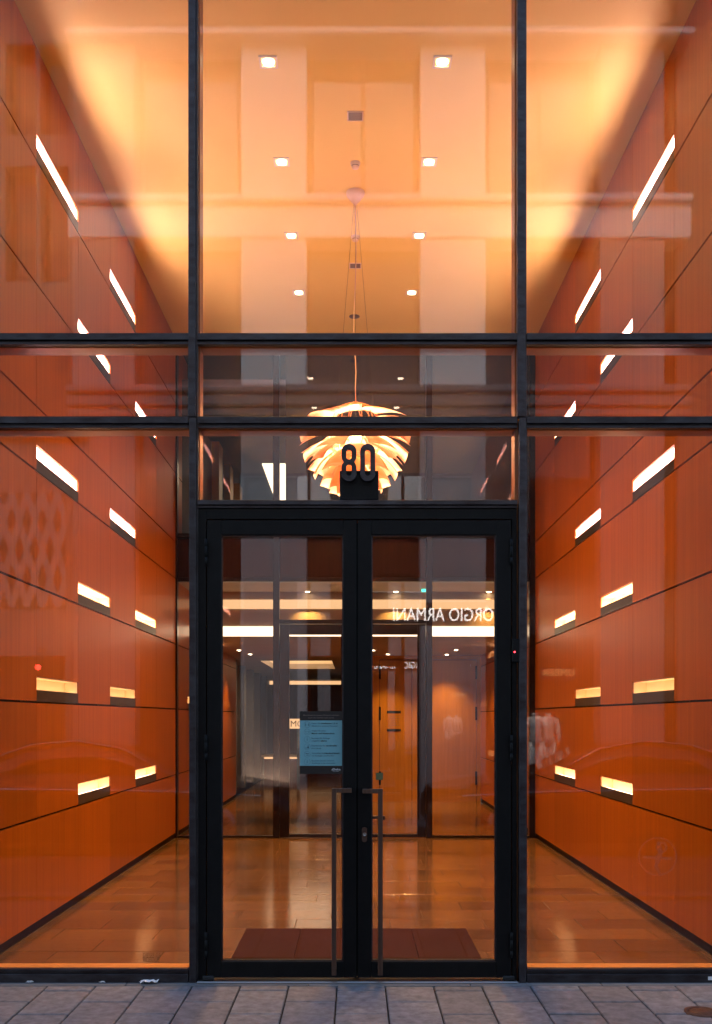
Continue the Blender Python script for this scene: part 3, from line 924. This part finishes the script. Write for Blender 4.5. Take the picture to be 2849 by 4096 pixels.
for yy in (1606, 1611, 1616, 1621, 1626): lm.box(EX(876), EX(896), ye - .0055, ye - .0045, EZ(yy + .8), EZ(yy))
lm.build('text_lines', M['ink3'], nt_)
for i, (px_, py_) in enumerate(((690, 1325.5), (888, 1325.5), (1097, 1326))):
    r_ = (2.775 - EYE) * PXM / (VY - py_)
    downlight(FX(px_, YR(r_)), YR(r_), 2.775, 'small round downlight behind the rear glass under the upper ceiling, %s' % ('left', 'middle', 'right')[i], 'rear lobby downlights', .085, 17, False)
for i, (px_, py_) in enumerate(((536, 1457), (561, 1466), (837, 1457), (870, 1466), (1023, 1456.5), (1002, 1467))):
    r_ = (ZC - EYE) * PXM / (VY - py_)
    downlight(FX(px_, YR(r_)), YR(r_), ZC, 'small round downlight in the low rear ceiling, %s from the left' % ('first', 'second', 'third', 'fourth', 'sixth', 'fifth')[i], 'rear lobby downlights', .085, 30, False)
ds_ = thing('reception_desk', 'long dark reception desk with a glowing edge deep in the rear lobby', 'desk', (-.8, 17, FL))
boxo('front', M['red'], -2.0, -.1, 17, 17.6, FL, .42, ds_)
boxo('top', M['cream'], -2.05, -.05, 16.95, 17.65, .421, .46, ds_)
boxo('edge_light', M['cove'], -2.0, -.1, 16.955, 16.985, .38, .42, ds_)
ls = thing('lit_sign', 'small glowing yellow sign with dark letters beside the door notice', 'sign', (FX(664, 15), 15, FZ(1634, 15)))
boxo('sign_panel', M['cove'], FX(649, 15), FX(690, 15), 15, 15.04, FZ(1634, 15), FZ(1612, 15), ls)
text_obj('lettering', 'MO', .17, (FX(651, 15), 14.995, FZ(1629.5, 15)), M['etch'], ls, depth=.003)
boxo('stand', M['dark'], FX(669, 15) - .03, FX(669, 15) + .03, 15.01, 15.03, FL, FZ(1634.2, 15), ls)
ex_ = boxo('exit_sign', M['green'], FX(946, 6.75), FX(956, 6.75), 6.74, 6.76, FZ(1327, 6.75), FZ(1319.5, 6.75))
tag(ex_, 'tiny green exit sign above the right rear glass door', 'exit sign')
# upper gallery behind the high panes
ug = thing('upper_gallery', 'dim upper room with a bright ceiling strip behind the high rear panes', 'room', (0, 8, 2.95))
boxo('gallery_wall', M['dark'], FX(641, 6.35), W, 6.33, 6.40, 2.951, H, ug)
boxo('gallery_ceiling', M['plaster2'], -W - .02, .2, 6.41, 17, 5.02, 5.1, ug)
boxo('gallery_floor', M['dark'], -W - .02, .2, 7.06, 17, 2.951, 2.99, ug)
boxo('light_strip', M['panel_l'], -1.37, -1.03, 9.8, 12.6, 5.005, 5.0195, ug)
boxo('gallery_back', M['stone_d'], -W, .2, 17, 17.1, 2.95, 5.02, ug)
boxo('gallery_side', M['stone_d'], -W - .02, -W + .001, 6.42, 17, 2.995, 5.015, ug)
for i in range(3):
    boxo('wood_fin', M['rwood'], -W + .02, -W + .12, 8.6 + i * 1.2, 8.95 + i * 1.2, 2.995, 5.01, ug)

# ------------------------------------------------------------------ the opposite side of the street (seen mirrored in the glass)
YF = -7.62
rr = (D - YF) / D
OX = lambda x: (x - VX) / PXM * rr
OZ = lambda y: EYE + (VY - y) / PXM * rr
ob = thing('opposite_building', 'pale plastered building with pilasters across the street, mirrored in the glass', 'building', (0, YF, 0))
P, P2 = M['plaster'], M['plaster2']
pil = [(160, 300), (540, 687), (943, 1090), (1347, 1492)]
zg, zc0, zc1, zs0, zs1, zt0, zt1 = 0.0, OZ(935), OZ(868), OZ(533), OZ(440), OZ(95), OZ(80)
for a, b in pil:
    for z0, z1 in ((-.002, zc0), (zc1, zs0), (zs1, zt0)):
        boxo('pilaster', (M['ground_plaster'] if 500 < a < 1100 else M['shaded_plaster']) if z0 < 0 else (P if 500 < a < 1100 else M['mid_plaster']), OX(a), OX(b), YF - .35, YF, z0, z1, ob, .01)
boxo('cornice', M['shaded_plaster'], -3.6, 4.2, YF - .35, YF + .10, zc0 + .12, zc1 - .10, ob, .02)
boxo('cornice_lip', M['shaded_plaster'], -3.6, 4.2, YF - .35, YF + .16, zc1 - .098, zc1 - .002, ob, .02)
boxo('cornice_base', M['shaded_plaster'], -3.6, 4.2, YF - .35, YF + .05, zc0 + .002, zc0 + .118, ob, .02)
boxo('string_course', P, -3.6, 4.2, YF - .35, YF + .03, zs0 + .002, zs1 - .10, ob, .01)
boxo('string_lip', P, -3.6, 4.2, YF - .35, YF + .12, zs1 - .098, zs1 - .002, ob, .02)
boxo('eaves', P, -3.6, 4.2, YF - .35, YF + .2, zt0 + .002, zt1, ob, .02)
MB().add([(-3.6, YF + .1, zt1 + .01), (4.2, YF + .1, zt1 + .01), (4.2, YF - 2.0, zt1 + 2.6), (-3.6, YF - 2.0, zt1 + 2.6),
          (-3.6, YF - 4, zt1 + .01), (4.2, YF - 4, zt1 + .01)], [(0, 1, 2, 3), (3, 2, 5, 4), (0, 4, 5, 1), (0, 3, 4), (1, 5, 2)]).build('roof', M['slate'], ob)
boxo('core_wall', M['stone_d'], -3.6, 4.2, YF - 4, YF - 1.4, -.1, zt1, ob)
gaps = [(300, 540), (687, 943), (1090, 1347)]
for (a, b) in gaps:
    for z0, z1 in ((zc1, zs0), (zs1, zt0)):
        x0, x1 = OX(a), OX(b)
        boxo('window_reveal', M['winframe'], x0 + .002, x1 - .002, YF - .36, YF - .34, z0 + .002, z1 - .002, ob)
        wf = MB()
        e = .06; xm = (x0 + x1) / 2; zm = z0 + (z1 - z0) * .68
        for q0, q1, q2, q3 in ((x0+.02, x0+.02+e, z0+.02, z1-.02), (x1-.02-e, x1-.02, z0+.02, z1-.02), (xm-.03, xm+.03, z0+.02, z1-.02)):
            wf.box(q0, q1, YF - .33, YF - .27, q2, q3)
        fr = wf.build('window_frame', M['winframe'], ob)
        for q0, q1 in ((x0 + .02 + e, xm - .03), (xm + .03, x1 - .02 - e)):
            boxo('window_pane', M['winpane'], q0 + .001, q1 - .001, YF - .31, YF - .295, z0 + .03, z1 - .03, fr)
# ground floor shop fronts
for (a, b) in gaps:
    x0, x1 = OX(a), OX(b)
    boxo('shop_back', M['stone_d'], x0, x1, YF - 1.38, YF - 1.34, 0, zc0, ob)
    boxo('fascia', M['stone_d'], x0 + .002, x1 - .002, YF - .30, YF - .20, OZ(1420), OZ(1330), ob)
    boxo('plinth', M['stone_d'], x0 + .002, x1 - .002, YF - .32, YF - .18, -.002, .35, ob)
    boxo('shop_pane', M['winpane'], x0 + .002, x1 - .002, YF - .30, YF - .28, OZ(1329), zc0 - .002, ob)
sgn = thing('shop_sign', 'white lit capital letters of a fashion shop sign across the street', 'shop sign', (OX(1000), YF, OZ(1395)))
me = text_obj('lettering', 'GIORGIO ARMANI', .235, (OX(1139), YF + .012, OZ(1392)), M['letters'], sgn, face=1, depth=.012, spacing=1.0)
wx = max(v.co.x for v in me.data.vertices) - min(v.co.x for v in me.data.vertices)
kx = (OX(1139) - OX(883)) / wx
for v in me.data.vertices: v.co.x *= kx
boxo('mounting_board', M['stone_d'], OX(860), OX(1180), YF + .0005, YF + .003, OZ(1402), OZ(1350), sgn)
sg2 = thing('gold_sign', 'faint gold capital letters of a second shop sign across the street', 'shop sign', (OX(1250), YF, OZ(1520)))
text_obj('lettering', 'UMBER', .12, (OX(1290), YF + .012, OZ(1516)), M['gold'], sg2, face=1, depth=.006, spacing=1.1)
boxo('mounting_board', M['stone_d'], OX(1210), OX(1300), YF + .0005, YF + .003, OZ(1526), OZ(1498), sg2)
# two jackets on stands in the shop window
def mannequin(x, y, z, label):
    t = thing('jacket_stand', label, 'mannequin', (x, y, .0), 'jackets in the shop window')
    m = MB()
    prof = [(z - .36, .105, .075), (z - .30, .115, .08), (z - .20, .10, .07), (z - .10, .12, .08), (z - .03, .14, .075), (z, .12, .06), (z + .02, .05, .045)]
    m.loft([[(x + .8*a*math.cos(k*math.pi/8), y + b*math.sin(k*math.pi/8), h) for k in range(16)] for h, a, b in prof])
    for s in (-1, 1):
        m.tube([(x + s*.095, y, z - .02), (x + s*.128, y, z - .12), (x + s*.138, y + .03, z - .24), (x + s*.130, y + .05, z - .33)], [.036, .036, .031, .027], 8)
    m.build('jacket', M['jacket'], t)
    tr = MB()
    for s in (-1, 1):
        tr.tube([(x + s*.05, y, z - .33), (x + s*.055, y, z - .65), (x + s*.055, y, .37)], [.06, .05, .045], 8)
    tr.build('trousers', M['jacket'], t)
    MB().tube([(x, y, z + .015), (x, y, z + .06)], [.036, .034], 10).build('neck', M['white'], t)
mannequin(OX(1222), YF - .62, 1.28, 'pale jacket and trousers on a stand, the left of two in the shop window')
mannequin(OX(1258), YF - .80, 1.28, 'pale jacket and trousers on a stand, the right of two in the shop window')
boxo('display_floor', M['white'], OX(1092), OX(1345), YF - 1.33, YF - .33, .30, .36, ob)
wl = bpy.data.lights.new('window_spot', 'SPOT'); wl.energy = 40; wl.color = (1, .85, .68); wl.spot_size = R(70); wl.spot_blend = .6; wl.shadow_soft_size = .05
spt = thing('display_spotlight', 'small spotlight above the jackets in the shop window', 'spotlight', (OX(1245), YF - .40, 2.25))
MB().lathe([(.0001, .06), (.04, .06), (.04, -.02), (.036, -.03)], (OX(1245), YF - .40, 2.25), 14).build('housing', M['black'], spt)
wo = bpy.data.objects.new('window_spot', wl); C.collection.objects.link(wo); wo.parent = spt; wo.location = (0, 0, -.04); wo.rotation_euler = (R(-14), 0, 0)
# uplight at the pilaster foot
ul = thing('ground_uplight', 'small warm ground light at the foot of the opposite pilaster', 'uplight', (OX(600), YF + .16, -.004))
MB().lathe([(.0001, 0), (.05, 0), (.05, .03), (.035, .035), (.0001, .03)], (OX(600), YF + .16, -.004), 14).build('housing', M['steel'], ul)
ud = bpy.data.lights.new('uplight_beam', 'SPOT'); ud.energy = 70; ud.color = (1, .6, .35); ud.spot_size = R(90); ud.spot_blend = .8; ud.shadow_soft_size = .03
uo = bpy.data.objects.new('uplight_beam', ud); C.collection.objects.link(uo); uo.parent = ul; uo.location = (0, 0, .06); uo.rotation_euler = (R(180 + 14), 0, 0)
# neighbouring pale building on the left, with a diamond screen
nb = thing('corner_building', 'pale rendered corner building with a diamond pierced screen, mirrored on the left', 'building', (-5, YF, 0))
xl, xr_ = -11.0, OX(159)
wins = [(-160, -10, 370, 630), (10, 78, 370, 630), (88, 152, 370, 630), (-160, -10, 95, 300), (10, 78, 95, 300), (88, 152, 95, 300)]
zrow = [(OZ(1470), OZ(965)), (OZ(745), OZ(630)), (OZ(370), OZ(300)), (OZ(95), OZ(-40))]
for z0, z1 in zrow:
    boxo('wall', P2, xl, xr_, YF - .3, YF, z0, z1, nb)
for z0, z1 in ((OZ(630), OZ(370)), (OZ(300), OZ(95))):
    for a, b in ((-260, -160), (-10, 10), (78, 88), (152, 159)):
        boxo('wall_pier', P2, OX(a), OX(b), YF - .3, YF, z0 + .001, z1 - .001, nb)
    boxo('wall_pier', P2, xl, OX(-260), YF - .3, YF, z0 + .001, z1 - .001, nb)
for a, b, t_, bo in wins:
    boxo('window', M['winpane'], OX(a) + .002, OX(b) - .002, YF - .24, YF - .22, OZ(bo) + .002, OZ(t_) - .002, nb)
boxo('dark_storey', M['winpane'], xl, xr_, YF - .3, YF - .05, OZ(965) + .001, OZ(745) - .001, nb)
boxo('ledge', P2, xl, OX(200), YF + .001, YF + .10, OZ(985), OZ(968), nb, .01)
for a, b in ((xl, OX(-90)), (OX(145), OX(158))):
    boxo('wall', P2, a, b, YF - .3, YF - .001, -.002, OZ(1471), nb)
boxo('shop_back', M['stone_d'], OX(-90), OX(145), YF - .6, YF - .305, -.002, OZ(1430), nb)
scr = MB()
sx0, sx1, sz0, sz1 = OX(-60), OX(146), OZ(1362), OZ(1104)
scr.box(sx0, sx1, YF + .002, YF + .02, sz0, sz1, 0)
nxx, nzz = 6, 2
cw, ch = (sx1 - sx0) / nxx, (sz1 - sz0) / nzz
for i in range(nxx * 2 + 1):
    for j in range(nzz * 2 + 1):
        if (i + j) % 2: continue
        cx, cz = sx0 + i * cw / 2, sz0 + j * ch / 2
        hx_, hz_ = cw * .31, ch * .27
        v = [(max(sx0, min(sx1, cx + dx*hx_)), YF + .0235, max(sz0, min(sz1, cz + dz*hz_))) for dx, dz in ((1, 0), (0, 1), (-1, 0), (0, -1))]
        scr.add(v, [(0, 1, 2, 3)], 1)
scr.build('diamond_screen', [M['mid_plaster'], M['winframe']], nb)
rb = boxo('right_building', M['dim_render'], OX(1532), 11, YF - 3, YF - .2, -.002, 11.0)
boxo('gap_wall', M['stone_d'], 4.21, OX(1532) + .3, YF - 3, YF - 1.5, -.002, 11.0, ob)
tag(rb, 'plain pale rendered house across the street on the far right', 'building')
# signal with a red lamp
ts = thing('traffic_signal', 'traffic signal with its red light on across the street', 'traffic light', (OX(88) , YF + .35, 0))
sx = OX(88) * (D - (YF + .35)) / (D - YF)
ts.location.x = sx; WPOS[ts.name] = Vector(ts.location)
zz = EYE + (VY - 1497) / PXM * (D - YF - .35) / D
MB().tube([(sx, YF + .25, 0), (sx, YF + .25, zz + .25)], .035, 10).build('pole', M['stone_d'], ts)
MB().box(sx - .09, sx + .09, YF + .29, YF + .42, zz - .38, zz + .12).build('housing', M['black'], ts, .01)
MB().lathe([(.0001, .012), (.034, .008), (.034, 0)], (sx, YF + .421, zz), 16, axis='y').build('red_lens', M['sig'], ts)

# parked cars (mirrored low in the glass)
def car(x0, x1, yc, flip, label):
    t = thing('parked_car', label, 'car', ((x0 + x1) / 2, yc, -.12), 'cars parked across the street')
    Lc = x1 - x0
    g = lambda f: (x0 + f * Lc) if not flip else (x1 - f * Lc)
    prof = [(0, .30, .52), (.02, .18, .64), (.16, .14, .72), (.30, .14, .80), (.60, .14, .84), (.85, .15, .82), (.97, .20, .74), (1, .32, .60)]
    def ring(f, zb, zt, hwid):
        x = g(f); z0 = -.12 + zb; z1 = -.12 + zt
        zm = z0 + (z1 - z0) * .6
        return [(x, yc - hwid*.93, z0), (x, yc + hwid*.93, z0), (x, yc + hwid, zm), (x, yc + hwid*.90, z1), (x, yc - hwid*.90, z1), (x, yc - hwid, zm)]
    hws = [.70, .82, .86, .88, .88, .87, .82, .72]
    MB().loft([ring(f, a, b, h) for (f, a, b), h in zip(prof, hws)]).build('body', M['carpaint'], t)
    cab = [(.30, .80, .80), (.44, 1.08, .62), (.56, 1.16, .58), (.68, 1.12, .58), (.88, .82, .74)]
    rg = []
    for f, zt_, hwid in cab:
        x = g(f)
        rg.append([(x, yc - .78, -.12 + .79), (x, yc + .78, -.12 + .79), (x, yc + hwid, -.12 + zt_), (x, yc - hwid, -.12 + zt_)])
    MB().loft(rg).build('cabin', M['winpane'], t)
    MB().tube([(g(f), yc + .885, -.12 + z) for f, z in ((.08, .62), (.3, .66), (.6, .68), (.92, .70))], .011, 6).build('side_highlight', M['chrome'], t)  # chrome strip added to draw the bright highlight along the waist crease
    MB().tube([(g(f), yc + hwid + .01, -.12 + zt_) for f, zt_, hwid in cab], .009, 6).build('roof_highlight', M['chrome'], t)  # chrome strip added to draw the highlight along the roof arc
    for f in (.19, .80):
        for sy in (-1, 1):
            w_ = MB().lathe([(.20, -.09), (.31, -.09), (.33, -.05), (.33, .05), (.31, .09), (.20, .09)], (g(f), yc + sy*.80, -.12 + .331), 20, axis='y').build('wheel', M['tyre'], t)
            MB().lathe([(.0001, -.07), (.20, -.085), (.205, .085), (.0001, .07)], (g(f), yc + sy*.80, -.12 + .331), 16, axis='y').build('rim', M['rim'], w_)
    for sy in (-1, 1):
        hl = MB(); hx = g(.035)
        hl.loft([[(hx + dx, yc + sy*.62 + .10*math.cos(k*math.pi/5), -.12 + .56 + .05*math.sin(k*math.pi/5)) for k in range(10)] for dx in (-.06, .06)])
        hl.build('headlight', M['chrome'], t)
car(-4.6, -.62, -5.95, True, 'low black car with a rounded roof across the street on the left')
car(.75, 4.7, -5.95, False, 'low black car across the street on the right')

# ------------------------------------------------------------------ small things on the pavement
lt = MB()
lx, ly = FX(335, -.05), -.052
rnd = random.Random(3)
g = []
for i in range(7):
    for j in range(4):
        g.append((lx - .04 + i*.0135 + rnd.uniform(-.004, .004), ly - .014 + j*.009 + rnd.uniform(-.003, .003), .003 + abs(math.sin(i*1.3 + j*2))*.012 + rnd.uniform(0, .006)))
lt.add(g, [(i*4+j, (i+1)*4+j, (i+1)*4+j+1, i*4+j+1) for i in range(6) for j in range(3)])
lw_ = lt.build('crumpled_wrapper', M['litter'])
so = lw_.modifiers.new('thickness', 'SOLIDIFY'); so.thickness = .0008
tag(lw_, 'crumpled white wrapper on the pavement in front of the left pane', 'litter')
mh = thing('drain_cover', 'small round rusty drain cover in the paving at the right edge', 'drain cover', (FX(1572, -.52), -.50, .0))
mx_, my_ = FX(1574, -.51), -.515
MB().lathe([(.0001, .0035), (.052, .0035), (.053, .001), (.058, .001), (.059, .005), (.075, .005), (.076, -.004)], (mx_, my_, .001), 28).build('lid', M['rust'], mh)

for px_, py_, sz, lab in ((66, 2205, .020, 'small clear plastic scrap on the pavement at the far left'), (229, 2206, .016, 'small clear plastic scrap on the pavement between the left edge and the white wrapper'), (318, 2208, .013, 'tiny clear plastic curl just left of the white wrapper')):
    sc_ = MB()
    cx_, cy_ = FX(px_, -.05), -.048
    for k in range(3):
        a0 = rnd.uniform(0, 3)
        sc_.tube([(cx_ + sz*math.cos(a0 + t_*1.1)*(.6 + .5*k*.4), cy_ + .4*sz*math.sin(a0 + t_*1.1), .003 + .5*sz*abs(math.sin(t_*.9 + k))) for t_ in range(6)], .0011, 4)
    tag(sc_.build('plastic_scrap', M['litter']), lab, 'litter')
em = thing('glass_emblem', 'faint round emblem low on the right glass pane', 'emblem', (FX(1475, 0), .0, FZ(1965, 0)))
m = bpy.data.materials.new('frosted_mark'); m.use_nodes = True
t_ = m.node_tree; t_.nodes.remove(t_.nodes['Principled BSDF'])
tr_ = nn(t_, 'ShaderNodeBsdfTransparent'); df_ = nn(t_, 'ShaderNodeBsdfDiffuse'); mx_n = nn(t_, 'ShaderNodeMixShader')
df_.inputs['Color'].default_value = (.30, .20, .16, 1); mx_n.inputs[0].default_value = .16
t_.links.new(tr_.outputs[0], mx_n.inputs[1]); t_.links.new(df_.outputs[0], mx_n.inputs[2]); t_.links.new(mx_n.outputs[0], t_.nodes['Material Output'].inputs['Surface'])
ecx, ecz, er = FX(1475, 0), FZ(1921, 0), .094
def arc_strip(cx, cz, r0, r1, a0, a1, n, mb):
    v = []; f = []
    for k in range(n + 1):
        a = a0 + (a1 - a0) * k / n
        v += [(cx + r0*math.cos(a), .0008, cz + r0*math.sin(a)), (cx + r1*math.cos(a), .0008, cz + r1*math.sin(a))]
    for k in range(n): f.append((2*k, 2*k+2, 2*k+3, 2*k+1))
    mb.add(v, f)
e1 = MB(); arc_strip(ecx, ecz, er*.93, er, 0, 2*math.pi, 40, e1); e1.build('ring', m, em)
e2 = MB()
arc_strip(ecx + .02, ecz + .045, .016, .028, 0, 2*math.pi, 20, e2)
arc_strip(ecx - .075, ecz + .02, .085, .098, R(-50), R(35), 14, e2)
arc_strip(ecx + .085, ecz - .03, .085, .098, R(140), R(225), 14, e2)
e2.add([(ecx - .07, .0008, ecz - .01), (ecx + .07, .0008, ecz - .018), (ecx + .07, .0008, ecz - .004), (ecx - .07, .0008, ecz + .004)], [(0, 1, 2, 3)])
e2.build('figure', m, em)
